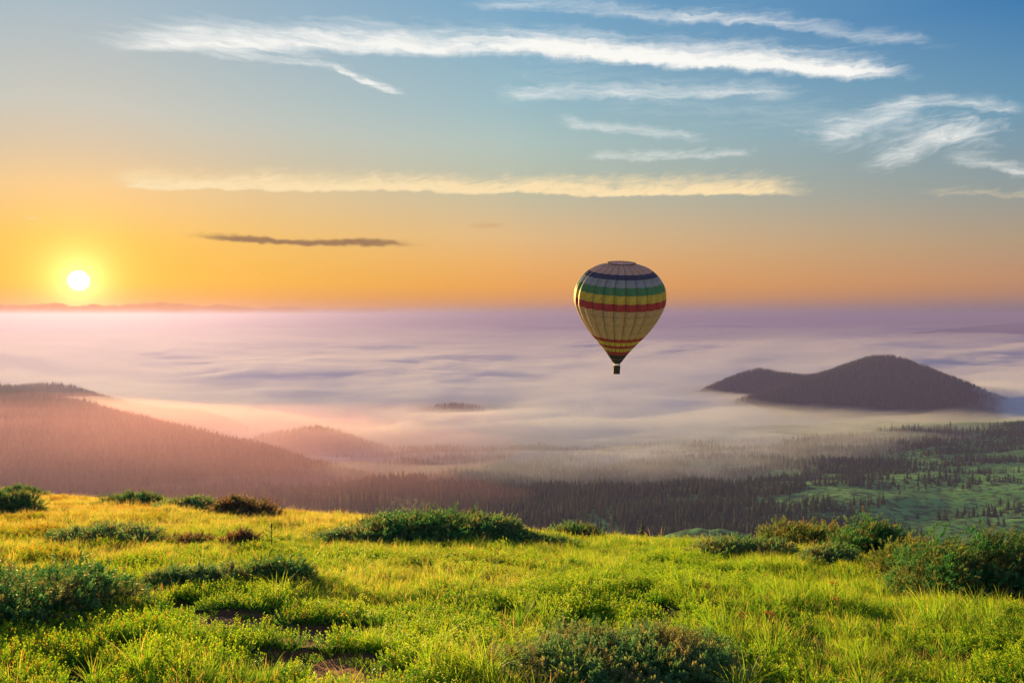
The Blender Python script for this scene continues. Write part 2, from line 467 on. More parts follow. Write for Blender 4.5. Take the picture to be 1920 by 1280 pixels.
def top_z(x, y):
    """the highest of valley and hills, with the name of what is on top."""
    z = land_z(x, y)
    which = np.zeros(np.shape(z), int)
    for n, key in enumerate(('near', 'second', 'knoll', 'veiled', 'saddle', 'peak')):
        p, _, _, _, reach = RIDGES[key]
        yc = np.interp(x, p[:, 0], p[:, 1])
        ok = (x > p[0, 0]) & (x < p[-1, 0]) & (y > yc - 2.4 * reach) & (y < yc + 2 * reach)
        h = np.where(ok, ridge_z(key, x, y), -1e9)
        which = np.where(h > z, n + 1, which)
        z = np.maximum(z, h)
    return z, which

# ------------------------------------------------------------------ spruces
def spruce_parts(seed, h=1.0, whorls=11, per=7):
    """unit-height spruce: tapered trunk, whorls of drooping boughs of uneven length."""
    r = np.random.default_rng(seed)
    tv, tf = [], []
    n = 6
    for k, (z, w) in enumerate(((0, 0.016), (0.35, 0.011), (0.8, 0.004), (0.99, 0.001))):
        a = np.arange(n) * 2 * math.pi / n
        tv.append(np.stack([np.cos(a) * w, np.sin(a) * w, np.full(n, z)], 1))
        if k:
            i = (k - 1) * n + np.arange(n); j = (k - 1) * n + (np.arange(n) + 1) % n
            tf.append(np.stack([i, j, j + n, i + n], 1))
    cv, cf = [], []
    lean = r.uniform(-0.02, 0.02, 2)
    for w in range(whorls):
        t = (w + 0.3) / whorls
        z = 0.10 + 0.88 * t ** 0.92
        L = (0.19 * (1 - t) ** 0.8 + 0.012) * r.uniform(0.85, 1.15)
        for b in range(per if t < 0.75 else 5):
            a = 2 * math.pi * (b + r.uniform(-.3, .3)) / (per if t < 0.75 else 5) + w * 1.1
            l = L * r.uniform(0.65, 1.2)
            drop = l * r.uniform(0.35, 0.75)
            wd = l * r.uniform(0.32, 0.5)
            ca, sa_ = math.cos(a), math.sin(a)
            z0 = z + 0.02
            base = len(cv)
            cv += [(lean[0] * t, lean[1] * t, z0 + 0.012),
                   (ca * l * .55 - sa_ * wd, sa_ * l * .55 + ca * wd, z0 - drop * .62),
                   (ca * l, sa_ * l, z0 - drop * 0.85),
                   (ca * l * .55 + sa_ * wd, sa_ * l * .55 - ca * wd, z0 - drop * .62)]
            cf += [(base, base + 1, base + 2), (base, base + 2, base + 3)]
    base = len(cv)
    for b in range(4):
        a = b * math.pi / 2
        cv.append((math.cos(a) * .012, math.sin(a) * .012, 0.93))
    cv.append((lean[0], lean[1], 1.02))
    cf += [(base + b, base + (b + 1) % 4, base + 4) for b in range(4)]
    return (np.concatenate(tv), np.concatenate(tf)), (np.array(cv), np.array(cf))
variants = [spruce_parts(s, whorls=w, per=p) for s, w, p in ((1, 12, 7), (2, 10, 7), (3, 13, 6), (4, 9, 8), (5, 11, 6))]
crowns = [mesh_from("spruce_crown", c[0], c[1], spruce_mat) for t, c in variants]
trunks = [mesh_from("spruce_trunk", t[0], t[1], bark_mat, True) for t, c in variants]

def instancer(name, pts, rot, scl, idx, sources):
    """ONE object whose points carry the meshes of `sources` (for what nobody could count)."""
    col = bpy.data.collections.new(name + "_sources")
    for k, me in enumerate(sources):
        o = bpy.data.objects.new("%s_source_%02d" % (name, k), me)
        col.objects.link(o)
    me = bpy.data.meshes.new(name)
    me.vertices.add(len(pts)); me.vertices.foreach_set('co', np.asarray(pts, np.float32).ravel())
    for nm, dat, ty in (('rot', rot, 'FLOAT_VECTOR'), ('scl', scl, 'FLOAT_VECTOR')):
        at = me.attributes.new(nm, ty, 'POINT'); at.data.foreach_set('vector', np.asarray(dat, np.float32).ravel())
    at = me.attributes.new('pick', 'INT', 'POINT'); at.data.foreach_set('value', np.asarray(idx, np.int32))
    o = link(name, me)
    ng = bpy.data.node_groups.new(name + "_scatter", 'GeometryNodeTree')
    ng.interface.new_socket('Geometry', in_out='INPUT', socket_type='NodeSocketGeometry')
    ng.interface.new_socket('Geometry', in_out='OUTPUT', socket_type='NodeSocketGeometry')
    G = ng.nodes
    gi, go = G.new('NodeGroupInput'), G.new('NodeGroupOutput')
    ci = G.new('GeometryNodeCollectionInfo'); ci.inputs[0].default_value = col
    ci.inputs['Separate Children'].default_value = True; ci.inputs['Reset Children'].default_value = True
    ip = G.new('GeometryNodeInstanceOnPoints'); ip.inputs['Pick Instance'].default_value = True
    def named(nm, ty):
        a = G.new('GeometryNodeInputNamedAttribute'); a.data_type = ty; a.inputs[0].default_value = nm
        return a.outputs[0]
    L = ng.links.new
    L(gi.outputs[0], ip.inputs['Points']); L(ci.outputs[0], ip.inputs['Instance'])
    L(named('pick', 'INT'), ip.inputs['Instance Index'])
    e2r = G.new('FunctionNodeEulerToRotation')
    L(named('rot', 'FLOAT_VECTOR'), e2r.inputs[0]); L(e2r.outputs[0], ip.inputs['Rotation'])
    L(named('scl', 'FLOAT_VECTOR'), ip.inputs['Scale'])
    L(ip.outputs[0], go.inputs[0])
    md = o.modifiers.new("scatter", 'NODES'); md.node_group = ng
    return o

def scatter(x0, x1, y0, y1, sp):
    xs, ys = np.meshgrid(np.arange(x0, x1, sp), np.arange(y0, y1, sp))
    xs = xs + rng.uniform(-.55, .55, xs.shape) * sp; ys = ys + rng.uniform(-.55, .55, ys.shape) * sp
    return xs.ravel(), ys.ravel()
CLEAR = [(470, 1120, 70, 60), (640, 1075, 120, 55), (560, 1130, 50, 30), (780, 1010, 150, 50), (560, 955, 60, 22), (690, 930, 110, 16), (830, 1330, 90, 50), (930, 1500, 120, 50), (400, 985, 40, 18), (215, 855, 88, 44)]
tx, ty, tz, tw = [], [], [], []
for (x0, x1, y0, y1, sp) in ((-620, 1250, 760, 1900, 6.4), (-1450, -250, 950, 1800, 6.2), (-1600, -500, 1900, 2700, 8.0), (-1000, 0, 1600, 2200, 7.5), (-600, 260, 2350, 2900, 10.0), (400, 2100, 2150, 3400, 8.2)):
    x, y = scatter(x0, x1, y0, y1, sp)
    ok = (np.abs(np.arctan2(x, y)) < R(42))
    x, y = x[ok], y[ok]
    z, w = top_z(x, y)
    if (x0, y0) == (-620, 760):
        keep = np.isin(w, (0, 1))
        keep &= ~((w == 1) & (x < -250))
        # the right-hand slope opens into pasture
        dens = 0.45 + 1.1 * fbm(x / 130, y / 90, 3, 51) + 0.5 * sstep(520, 260, x) + 0.25 * sstep(1300, 1600, y)
        dens = dens - 0.5 * sstep(350, 800, x) * sstep(1500, 950, y) - 0.4 * sstep(860, 800, y)
        for cx, cy_, rx, ry in CLEAR:
            q = ((x - cx) / rx) ** 2 + ((y - cy_) / ry) ** 2 + 0.5 * fbm(x / 25, y / 25, 2, 77)
            dens = np.where(q < 1, dens - 1.6, dens)
        keep &= rng.uniform(0, 1, len(x)) < np.clip(dens, 0.0, 1.0)
    else:
        keep = w > 0
        if x0 == -1450:
            keep &= (w == 1)
        elif x0 == -1600:
            keep &= (w == 2)
        elif x0 == -1000:
            keep &= (w == 3)
    keep &= z > -345
    tx.append(x[keep]); ty.append(y[keep]); tz.append(z[keep]); tw.append(w[keep])
tx, ty, tz, tw = (np.concatenate(a) for a in (tx, ty, tz, tw))
th = rng.uniform(7, 19, len(tx)) * (1 + 0.25 * fbm(tx / 80, ty / 80, 2, 61))
th = np.where((tw == 0) & (tx > 350), th * rng.uniform(0.55, 1.0, len(th)), th)
twd = rng.uniform(0.9, 1.35, len(tx))
trz = rng.uniform(0, 6.28, len(tx))
tk = rng.integers(0, 5, len(tx))
# the 300 that show largest stand as trees of their own
u_ = tx / ty; v_ = -tz / ty
edge_v = 0.272 + 0.062 * u_
seen = (np.abs(u_) < 0.64) & (v_ < edge_v) & (tw == 0)
order = np.argsort(np.where(seen, -th / ty, 1.0))[:300]
own = np.zeros(len(tx), bool); own[order] = True
rest = ~own
s3 = np.stack([th * twd, th * twd, th], 1)
forest = instancer("forest", np.stack([tx, ty, tz - 0.3], 1)[rest], np.stack([trz * 0, trz * 0, trz], 1)[rest], s3[rest], tk[rest], crowns)
tag(forest, 'dark spruce forest filling the misty valley and the hillsides', 'forest', kind='stuff')
for i in order:
    t = bpy.data.objects.new("spruce_tree", None)
    t.empty_display_size = 0.5
    C.objects.link(t)
    t.location = (tx[i], ty[i], tz[i] - 0.3); t.rotation_euler = (0, 0, trz[i]); t.scale = s3[i]
    link("crown", crowns[tk[i]], t); link("trunk", trunks[tk[i]], t)
    tag(t, 'dark spruce standing among others on the green slope below the meadow', 'tree', 'spruces on the near valley slope')

# ------------------------------------------------------------------ haze and valley fog
def volume_mat(name, density, parts):
    """even density; parts: (share of the density, colour, anisotropy)."""
    m, N = new_mat(name)
    last = None
    for share, color, aniso in parts:
        p = N.new('ShaderNodeVolumePrincipled')
        p.inputs['Color'].default_value = (*color, 1)
        p.inputs['Density'].default_value = density * share
        p.inputs['Anisotropy'].default_value = aniso
        if last is None:
            last = p.outputs[0]
        else:
            a = N.new('ShaderNodeAddShader')
            N.t.links.new(last, a.inputs[0]); N.t.links.new(p.outputs[0], a.inputs[1])
            last = a.outputs[0]
    N.t.links.new(last, N.new('ShaderNodeOutputMaterial').inputs['Volume'])
    return m
HX, HY0, HY1, HT, HB = 50000.0, -3000.0, 63000.0, 16.0, -560.0
bv = np.array([(x, y, z) for z in (HB, HT) for y in (HY0, HY1) for x in (-HX, HX)])
bf = np.array([(0, 2, 3, 1), (4, 5, 7, 6), (0, 1, 5, 4), (2, 6, 7, 3), (0, 4, 6, 2), (1, 3, 7, 5)])
haze = link("haze", mesh_from("haze", bv, bf, volume_mat("morning_haze", 1 / HAZE_M, HAZE_PARTS)))
tag(haze, 'thin glowing morning haze lying over the whole valley', 'haze', kind='stuff')

def fog_bank(level, amp, dens, color, g, seed, front, label, fill=0.0):
    a = np.radians(np.linspace(-56, 50, 480))
    r = np.concatenate([np.geomspace(900, 8000, 330, endpoint=False), np.geomspace(8000, 58000, 90)])
    def top(x, y):
        rr = np.hypot(x, y)
        k = np.clip(rr / 2600, 0.8, 6) ** 0.8
        wx, wy = x + 60 * fbm(x / 500, y / 500, 2, seed + 3), y + 60 * fbm(x / 500, y / 500, 2, seed + 7)
        z = level + amp * k ** 0.5 * (1.0 * fbm(wx / (780 * k), wy / (330 * k), 5, seed, 0.44) + 0.7 * fbm(wx / (1900 * k), wy / (900 * k), 2, seed + 5))
        fr = front + 130 * fbm(x / 260, 0 * x, 3, seed + 9) - 0.10 * np.abs(np.minimum(x, 0)) + 0.30 * np.maximum(0, x - 100)
        z = z - 70 * sstep(fr + 420, fr - 160, y)
        # it laps up against the right-hand mountain
        z = z + 26 * np.exp(-(((x - 1750) / 500) ** 2 + ((y - 2500) / 420) ** 2))
        # but stands lower before its foot
        z = z - 20 * np.exp(-(((x - 1120) / 430) ** 2 + ((y - 2380) / 290) ** 2))
        z = z - 9 * np.exp(-(((x + 170) / 300) ** 2 + ((y - 2580) / 220) ** 2))
        # and fills the hollow behind the left-hand ridge
        z = z + fill * np.exp(-(((x + 1050) / 480) ** 2 + ((y - 1960) / 230) ** 2))
        return z
    vt, ft, (n, m) = polar(a, r, top)
    vb = vt.copy(); vb[:, 2] = -540.0
    edge = np.concatenate([np.arange(0, m), np.arange(1, n) * m + m - 1, (n - 1) * m + np.arange(m - 2, -1, -1), np.arange(n - 2, 0, -1) * m])
    b = len(vt); k = len(edge)
    low = vb[edge]
    j = np.arange(k)
    sk = np.stack([edge, np.roll(edge, -1), b + (j + 1) % k, b + j], 1)
    centre = np.array([[0, 20000.0, -540.0]])
    fan = np.stack([b + j, b + (j + 1) % k, np.full(k, b + k)], 1)
    me = mesh_from("fog", np.concatenate([vt, low, centre]), [np.concatenate([ft, sk]), fan], volume_mat("fog", dens, ((1.0, color, g),)))
    o = link("fog", me)
    tag(o, label, 'fog', kind='stuff')
    return o
fog_bank(-299, 34, 1 / 75, FOG_C, FOG_G, 100, 1290, 'sea of white fog filling the valley to the horizon')
fog_bank(-280, 24, 1 / 340, FOG_C, FOG_G, 140, 1040, 'thin veil of mist drifting over the sea of fog', 85.0)
# sunlit mist rising in the hollow before the left-hand ridge
def mist(x, y, z, rx, ry, rz, dens, seed, label):
    n, m = 40, 96
    ph, la = np.linspace(0.02, math.pi - 0.02, n), np.linspace(0, 2 * math.pi, m, endpoint=False)
    P_, L_ = np.meshgrid(ph, la, indexing='ij')
    nx, ny, nz = np.sin(P_) * np.cos(L_), np.sin(P_) * np.sin(L_), -np.cos(P_)
    w = 1 + 0.22 * fbm(nx * 1.7 + 5, ny * 1.7 + nz, 4, seed)
    V = np.stack([nx * rx * w, ny * ry * w, nz * rz * w], -1).reshape(-1, 3)
    i = (np.arange(n - 1)[:, None] * m + np.arange(m)[None]); j = np.arange(n - 1)[:, None] * m + (np.arange(m)[None] + 1) % m
    F = np.stack([i, j, j + m, i + m], -1).reshape(-1, 4)
    caps = [np.arange(m)[None, ::-1], (n - 1) * m + np.arange(m)[None]]
    o = link("mist", mesh_from("mist", V, [F] + caps, volume_mat("mist", dens, ((1.0, (0.64, 0.32, 0.46), 0.60),))))
    o.location = (x, y, z)
    tag(o, label, 'mist', kind='stuff')
mist(-820, 1240, -250, 820, 470, 118, 1 / 3100, 301, 'pink sunlit mist rising before the wooded ridge on the left')
mist(-760, 1850, -292, 900, 330, 80, 1 / 3400, 311, 'pale mist lying behind the wooded ridge on the left')

# ------------------------------------------------------------------ the meadow: ground sheet
soil_mat, N = new_mat("meadow_soil")
pos = N.new('ShaderNodeNewGeometry').outputs['Position']
at = N.new('ShaderNodeAttribute', attribute_name='soil').outputs['Fac']
n1 = N.noise(pos, 2.2, 6.0, 0.65); n2 = N.noise(pos, 26.0, 5.0, 0.7)
moss = N.ramp(n1, [(0.3, (0.030, 0.040, 0.012)), (0.55, (0.062, 0.070, 0.020)), (0.75, (0.085, 0.075, 0.030))])
soil = N.ramp(n2, [(0.3, (0.110, 0.046, 0.030)), (0.55, (0.210, 0.090, 0.056)), (0.75, (0.310, 0.160, 0.105))])
surface(N, bsdf(N, N.mix(N.step(at, 0.25, 0.6), moss, soil), 0.95, 0.1, (n2, 0.9, 0.05)))
def sheet(x0, x1, y0, y1, st):
    X, Y = np.meshgrid(np.arange(x0, x1, st), np.arange(y0, y1, st), indexing='ij')
    Z = ground_z(X, Y) + 0.018 * fbm(X * 5, Y * 5, 3, 14) * (0.4 + soil_mask(X, Y))
    n, m = X.shape
    i = (np.arange(n - 1)[:, None] * m + np.arange(m - 1)[None]).ravel()
    return np.stack([X, Y, Z], -1).reshape(-1, 3), np.stack([i, i + m, i + m + 1, i + 1], 1), soil_mask(X, Y).ravel()
gv, gf, gs = sheet(-8, 10, 2.5, 14, 0.05)
gv2, gf2, gs2 = sheet(-60, 60, -14, 74, 0.4)
gv2[:, 2] -= np.where((gv2[:, 0] > -7.6) & (gv2[:, 0] < 9.6) & (gv2[:, 1] > 2.9) & (gv2[:, 1] < 13.6), 0.35, 0.0)
ground = link("ground", mesh_from("ground", np.concatenate([gv, gv2]), np.concatenate([gf, gf2 + len(gv)]), soil_mat, True, {'soil': np.concatenate([gs, gs2])}))
tag(ground, kind='structure')

# ------------------------------------------------------------------ grass and low shrublets (nobody could count these)
def blade_clump(seed, n, spread, h0, h1, w, lean, seg=4, head=False):
    r = np.random.default_rng(seed)
    V, F, T, Q = [], [], [], []
    for b in range(n):
        a = r.uniform(0, 6.283); rr = spread * math.sqrt(r.uniform())
        bx, by = math.cos(a) * rr, math.sin(a) * rr
        h = r.uniform(h0, h1); la = a + r.uniform(-1.1, 1.1); le = r.uniform(0.1, 1.0) * lean * h
        fa = r.uniform(0, 6.283); wd = w * r.uniform(0.7, 1.3)
        rv = r.uniform()
        base = len(V)
        for k in range(seg + 1):
            t = k / seg
            px, py = bx + math.cos(la) * le * t * t, by + math.sin(la) * le * t * t
            pz = h * (t - 0.28 * (le / h) * t * t) - 0.03 * (k == 0)
            ww = wd * (1 - t) ** 0.7 if k < seg else 0.0
            if head and t > 0.6:
                ww = wd * (1.25 if t < 0.95 else 0.3)
            V += [(px - math.sin(fa) * ww, py + math.cos(fa) * ww, pz), (px + math.sin(fa) * ww, py - math.cos(fa) * ww, pz)]
            T += [t, t]; Q += [rv, rv]
            if k:
                i = base + 2 * k
                F.append((i - 2, i - 1, i + 1, i))
    return np.array(V), np.array(F), T, Q
def shrublet(seed, stems, radius, h, leaf):
    r = np.random.default_rng(seed)
    V, F, T, Q = [], [], [], []
    for s in range(stems):
        a = r.uniform(0, 6.283); rr = radius * math.sqrt(r.uniform())
        b0 = np.array([math.cos(a) * rr * .5, math.sin(a) * rr * .5, -0.02])
        hh = h * r.uniform(0.6, 1.1) * (1 - 0.45 * (rr / radius) ** 2)
        tip = np.array([math.cos(a) * rr * 1.1 + r.uniform(-.02, .02), math.sin(a) * rr * 1.1 + r.uniform(-.02, .02), hh])
        rv = r.uniform()
        i = len(V)
        V += [b0 + (0.0016, 0, 0), b0 - (0.0016, 0, 0), tip - (0.0008, 0, 0), tip + (0.0008, 0, 0)]; T += [0, 0, 0.2, 0.2]; Q += [rv] * 4
        F.append((i, i + 1, i + 2, i + 3))
        nl = 13
        for k in range(nl):
            t = 0.25 + 0.75 * (k + 0.5) / nl
            p = b0 + (tip - b0) * t
            la = k * 2.4 + r.uniform(-.4, .4); up = r.uniform(0.15, 0.9) + 0.5 * t
            dvec = np.array([math.cos(la), math.sin(la), up]); dvec /= np.linalg.norm(dvec)
            side = np.cross(dvec, (0, 0, 1)); side /= np.linalg.norm(side)
            L = leaf * r.uniform(0.75, 1.25) * (1.05 - 0.25 * t)
            nrm = np.cross(side, dvec)
            i = len(V)
            V += [p, p + dvec * L * .5 + side * L * .27 + nrm * L * .06, p + dvec * L, p + dvec * L * .5 - side * L * .27 + nrm * L * .06]
            T += [t * .7, t, t, t]; Q += [rv] * 4
            F.append((i, i + 1, i + 2, i + 3))
    return np.array(V), np.array(F), T, Q

def plant_mat(name, low, high, tips, straw, k_tr, dry=0.25):
    m, N = new_mat(name)
    t = N.new('ShaderNodeAttribute', attribute_name='t').outputs['Fac']
    q = N.new('ShaderNodeAttribute', attribute_name='q').outputs['Fac']
    oi = N.new('ShaderNodeObjectInfo')
    pos = oi.outputs['Location']
    patch = N.noise(pos, 0.8, 5.0, 0.65); broad = N.noise(pos, 0.16, 3.0, 0.5)
    f = N.m('ADD', N.m('MULTIPLY', N.step(patch, 0.35, 0.68), 0.6), N.m('MULTIPLY', oi.outputs['Random'], 0.4))
    col = N.mix(f, low, high)
    col = N.mix(N.m('MULTIPLY', N.step(t, 0.35, 1.0), 0.75), col, tips)
    xs = N.sep(pos)
    gold = N.m('ADD', N.step(xs[0], 2.0, -14.0, 0.0, 0.42), N.step(xs[1], 12.0, 34.0, 0.0, 0.25))
    sf = N.m('ADD', N.m('ADD', N.m('MULTIPLY', N.step(broad, 0.42, 0.66), 0.35), gold), dry)
    sel = N.step(N.m('SUBTRACT', sf, q), -0.05, 0.12)
    col = N.mix(N.m('MULTIPLY', sel, N.step(t, 0.1, 0.7)), col, straw)
    tr = N.v('SCALE', col); tr.node.inputs['Scale'].default_value = k_tr
    surface(N, leafy(N, col, tr, 0.5, 0.55))
    return m
grass_mat = plant_mat("grass_blades", (0.045, 0.185, 0.014), (0.190, 0.310, 0.014), (0.350, 0.410, 0.020), (0.460, 0.350, 0.080), 1.5, 0.17)
leaf_mat = plant_mat("bilberry_leaves", (0.024, 0.160, 0.012), (0.100, 0.270, 0.012), (0.330, 0.420, 0.014), (0.400, 0.210, 0.030), 1.6, 0.07)
straw_mat = plant_mat("straw_stalks", (0.20, 0.17, 0.04), (0.30, 0.23, 0.06), (0.40, 0.29, 0.10), (0.42, 0.29, 0.11), 1.3, 0.5)
def clump_mesh(name, data, mat):
    return mesh_from(name, data[0], data[1], mat, True, {'t': data[2], 'q': data[3]})
clumps = [clump_mesh("grass_clump", blade_clump(1, 50, 0.13, 0.09, 0.20, 0.0030, 0.75), grass_mat),
          clump_mesh("grass_clump", blade_clump(2, 50, 0.14, 0.08, 0.18, 0.0034, 0.95), grass_mat),
          clump_mesh("grass_clump", blade_clump(3, 42, 0.10, 0.14, 0.29, 0.0036, 0.8), grass_mat),
          clump_mesh("grass_clump", blade_clump(4, 38, 0.06, 0.18, 0.40, 0.0045, 1.0, 5), grass_mat),
          clump_mesh("stalk_clump", blade_clump(5, 13, 0.14, 0.16, 0.34, 0.0014, 0.5, 6, True), straw_mat),
          clump_mesh("bilberry_clump", shrublet(6, 26, 0.16, 0.15, 0.023), leaf_mat),
          clump_mesh("bilberry_clump", shrublet(7, 26, 0.14, 0.19, 0.026), leaf_mat),
          clump_mesh("bilberry_clump", shrublet(8, 28, 0.18, 0.13, 0.022), leaf_mat)]
px_, py_, ps_ = [], [], []
for y0, y1, sp, sc in ((3.6, 7, 0.105, 0.95), (7, 11, 0.12, 1.0), (11, 18, 0.145, 1.05), (18, 30, 0.19, 1.2), (30, 64, 0.27, 1.45)):
    x, y = scatter(-0.74 * y1 - 2, 0.74 * y1 + 2, y0, y1, sp)
    ok = (np.abs(x) < 0.74 * y + 1.6) & (y < np.clip(17 - 0.75 * x, 12, 42) + 22)
    px_.append(x[ok]); py_.append(y[ok]); ps_.append(np.full(ok.sum(), sc))
px_, py_, ps_ = (np.concatenate(a) for a in (px_, py_, ps_))

# ------------------------------------------------------------------ junipers and dwarf pines on the meadow
def juniper_mat(name, deep, green, tip, bronze, amount):
    m, N = new_mat(name)
    t = N.new('ShaderNodeAttribute', attribute_name='t').outputs['Fac']
    q = N.new('ShaderNodeAttribute', attribute_name='q').outputs['Fac']
    pos = N.new('ShaderNodeNewGeometry').outputs['Position']
    col = N.mix(q, deep, green)
    col = N.mix(N.step(t, 0.45, 1.0, 0.0, 0.7), col, tip)
    bz = N.m('MULTIPLY', N.step(N.m('ADD', N.noise(pos, 2.6, 3.0), N.m('MULTIPLY', q, 0.25)), 0.60, 0.76), amount)
    col = N.mix(bz, col, bronze)
    tr = N.v('SCALE', col); tr.node.inputs['Scale'].default_value = 1.2
    surface(N, leafy(N, col, tr, 0.5, 0.6))
    return m
JM = {'green': juniper_mat("juniper_green", (0.024, 0.120, 0.040), (0.060, 0.200, 0.055), (0.170, 0.270, 0.060), (0.230, 0.120, 0.045), 0.5),
      'blue': juniper_mat("juniper_blue_green", (0.048, 0.150, 0.052), (0.105, 0.240, 0.080), (0.270, 0.350, 0.110), (0.270, 0.160, 0.060), 0.6),
      'brown': juniper_mat("juniper_brown", (0.080, 0.075, 0.034), (0.130, 0.115, 0.045), (0.220, 0.170, 0.060), (0.210, 0.095, 0.045), 0.9),
      'gold': juniper_mat("juniper_gold", (0.060, 0.130, 0.030), (0.140, 0.200, 0.040), (0.300, 0.280, 0.055), (0.280, 0.170, 0.050), 0.7)}
def spray(seed):
    """one feathery shoot, unit length along +Z with needles fanned to all sides."""
    r = np.random.default_rng(seed)
    V, F, T = [], [], []
    n = 12
    for k in range(n):
        t = (k + 0.5) / n
        a = k * 2.4
        L = (0.34 * (1 - t) + 0.14) * r.uniform(0.8, 1.2)
        c, s = math.cos(a), math.sin(a)
        up = 0.75
        p = np.array([0.06 * math.sin(t * 2), 0, t * 0.85])
        d_ = np.array([c, s, up]); d_ /= np.linalg.norm(d_)
        sd = np.array([-s, c, 0]) * 0.075
        i = len(V)
        V += [p - sd, p + sd, p + d_ * L]
        T += [t * .6, t * .6, min(1.0, t * .6 + .5)]
        F.append((i, i + 1, i + 2))
    i = len(V)
    V += [(-0.02, 0, 0), (0.02, 0, 0), (0.03, 0, 1.0)]; T += [0, 0, 1.0]; F.append((i, i + 1, i + 2))
    return np.array(V), np.array(F), np.array(T)
SPRAYS = [spray(s) for s in range(4)]
def frames(dirs, r):
    z = dirs / np.linalg.norm(dirs, axis=1, keepdims=True)
    a = r.normal(size=z.shape); x = a - (a * z).sum(1, keepdims=True) * z
    x /= np.linalg.norm(x, axis=1, keepdims=True)
    return np.stack([x, np.cross(z, x), z], 2)                    # columns are the axes
def juniper(label, x, y, w, dep, h, tone, n, size, wind, seed, group=None):
    r = np.random.default_rng(seed)
    zc = float(ground_z(x, y))
    root = bpy.data.objects.new("juniper_shrub", None); C.objects.link(root)
    root.location = (x, y, zc)
    tag(root, label, 'shrub', group)
    nl = max(6, int(9 + w * 3))
    lob = []
    for k in range(nl):                                            # overlapping cushions of boughs
        a = r.uniform(0, 6.283); q = math.sqrt(r.uniform(0, 1)) * 0.8
        lx, ly = math.cos(a) * q * w / 2, math.sin(a) * q * dep / 2
        lr = r.uniform(0.16, 0.30) * min(w, dep * 1.4) * (1.1 - 0.4 * q)
        lh = h * (1 - 0.55 * q * q) * r.uniform(0.75, 1.08)
        lob.append((lx, ly, lr * 1.15, lh))
    A = np.array([l[2] * (l[2] + l[3]) for l in lob]); cnt = (n * A / A.sum()).astype(int)
    Pp, Dd = [], []
    stems = []
    for (lx, ly, lr, lh), c in zip(lob, cnt):
        th_ = r.uniform(0, 6.283, c); cz = r.uniform(-0.05, 1.0, c)
        sr = np.sqrt(np.maximum(0, 1 - cz * cz))
        lump = 1 + 0.16 * np.sin(th_ * 3 + lx * 9) * np.cos(cz * 6 + ly * 7) + 0.12 * r.normal(size=c)
        dep_in = np.where(r.uniform(size=c) < 0.35, r.uniform(0.55, 0.9, c), 1.0) * lump
        nx, ny, nz = np.cos(th_) * sr, np.sin(th_) * sr, cz
        gx, gy = lx + nx * lr * dep_in, ly + ny * lr * dep_in
        gz = ground_z(x + gx, y + gy) - zc
        Pp.append(np.stack([gx, gy, gz + 0.02 + np.maximum(0, nz) * lh * dep_in * 0.92], 1))
        dd = np.stack([nx * 0.9 + wind[0], ny * 0.9 + wind[1], np.maximum(nz, 0) * 0.7 + 0.25 + wind[2]], 1) + r.normal(0, 0.28, (c, 3))
        Dd.append(dd)
        stems.append((lx, ly, lh))
    Pp, Dd = np.concatenate(Pp), np.concatenate(Dd)
    M = frames(Dd, r) * (1.3 * size * r.uniform(0.6, 1.35, len(Pp)))[:, None, None]
    kind = r.integers(0, 4, len(Pp)); tone_q = np.clip(r.normal(0.5, 0.25, len(Pp)), 0, 1)
    VV, FF, TT, QQ, b = [], [], [], [], 0
    for k in range(4):
        sel = kind == k
        sv, sf, st = SPRAYS[k]
        vv = np.einsum('nij,kj->nki', M[sel], sv) + Pp[sel][:, None]
        m = sel.sum()
        VV.append(vv.reshape(-1, 3)); FF.append((sf[None] + (np.arange(m) * len(sv))[:, None, None]).reshape(-1, 3) + b)
        TT.append(np.tile(st, m)); QQ.append(np.repeat(tone_q[sel], len(sv)))
        b += m * len(sv)
    link("foliage", mesh_from("juniper_foliage", np.concatenate(VV), np.concatenate(FF), JM[tone], False, {'t': np.concatenate(TT), 'q': np.concatenate(QQ)}), root)
    # crooked stems creeping out from the middle
    sv, sf = [], []
    for (lx, ly, lh) in stems:
        base = len(sv); nseg = 5
        for k in range(nseg + 1):
            t = k / nseg
            cx, cy_ = lx * t + 0.03 * math.sin(7 * t + lx), ly * t + 0.03 * math.cos(6 * t + ly)
            cz = float(ground_z(x + cx, y + cy_)) - zc + 0.02 + lh * 0.7 * t ** 1.3
            rad = 0.022 * (1 - 0.75 * t) * (0.6 + 0.4 * w)
            for a in range(5):
                sv.append((cx + rad * math.cos(a * 1.2566), cy_ + rad * math.sin(a * 1.2566), cz + rad * 0.5 * math.sin(a * 1.2566)))
            if k:
                i = base + k * 5
                sf += [(i - 5 + a, i - 5 + (a + 1) % 5, i + (a + 1) % 5, i + a) for a in range(5)]
    link("branches", mesh_from("juniper_branches", np.array(sv), np.array(sf), bark_mat, True), root)
    return root
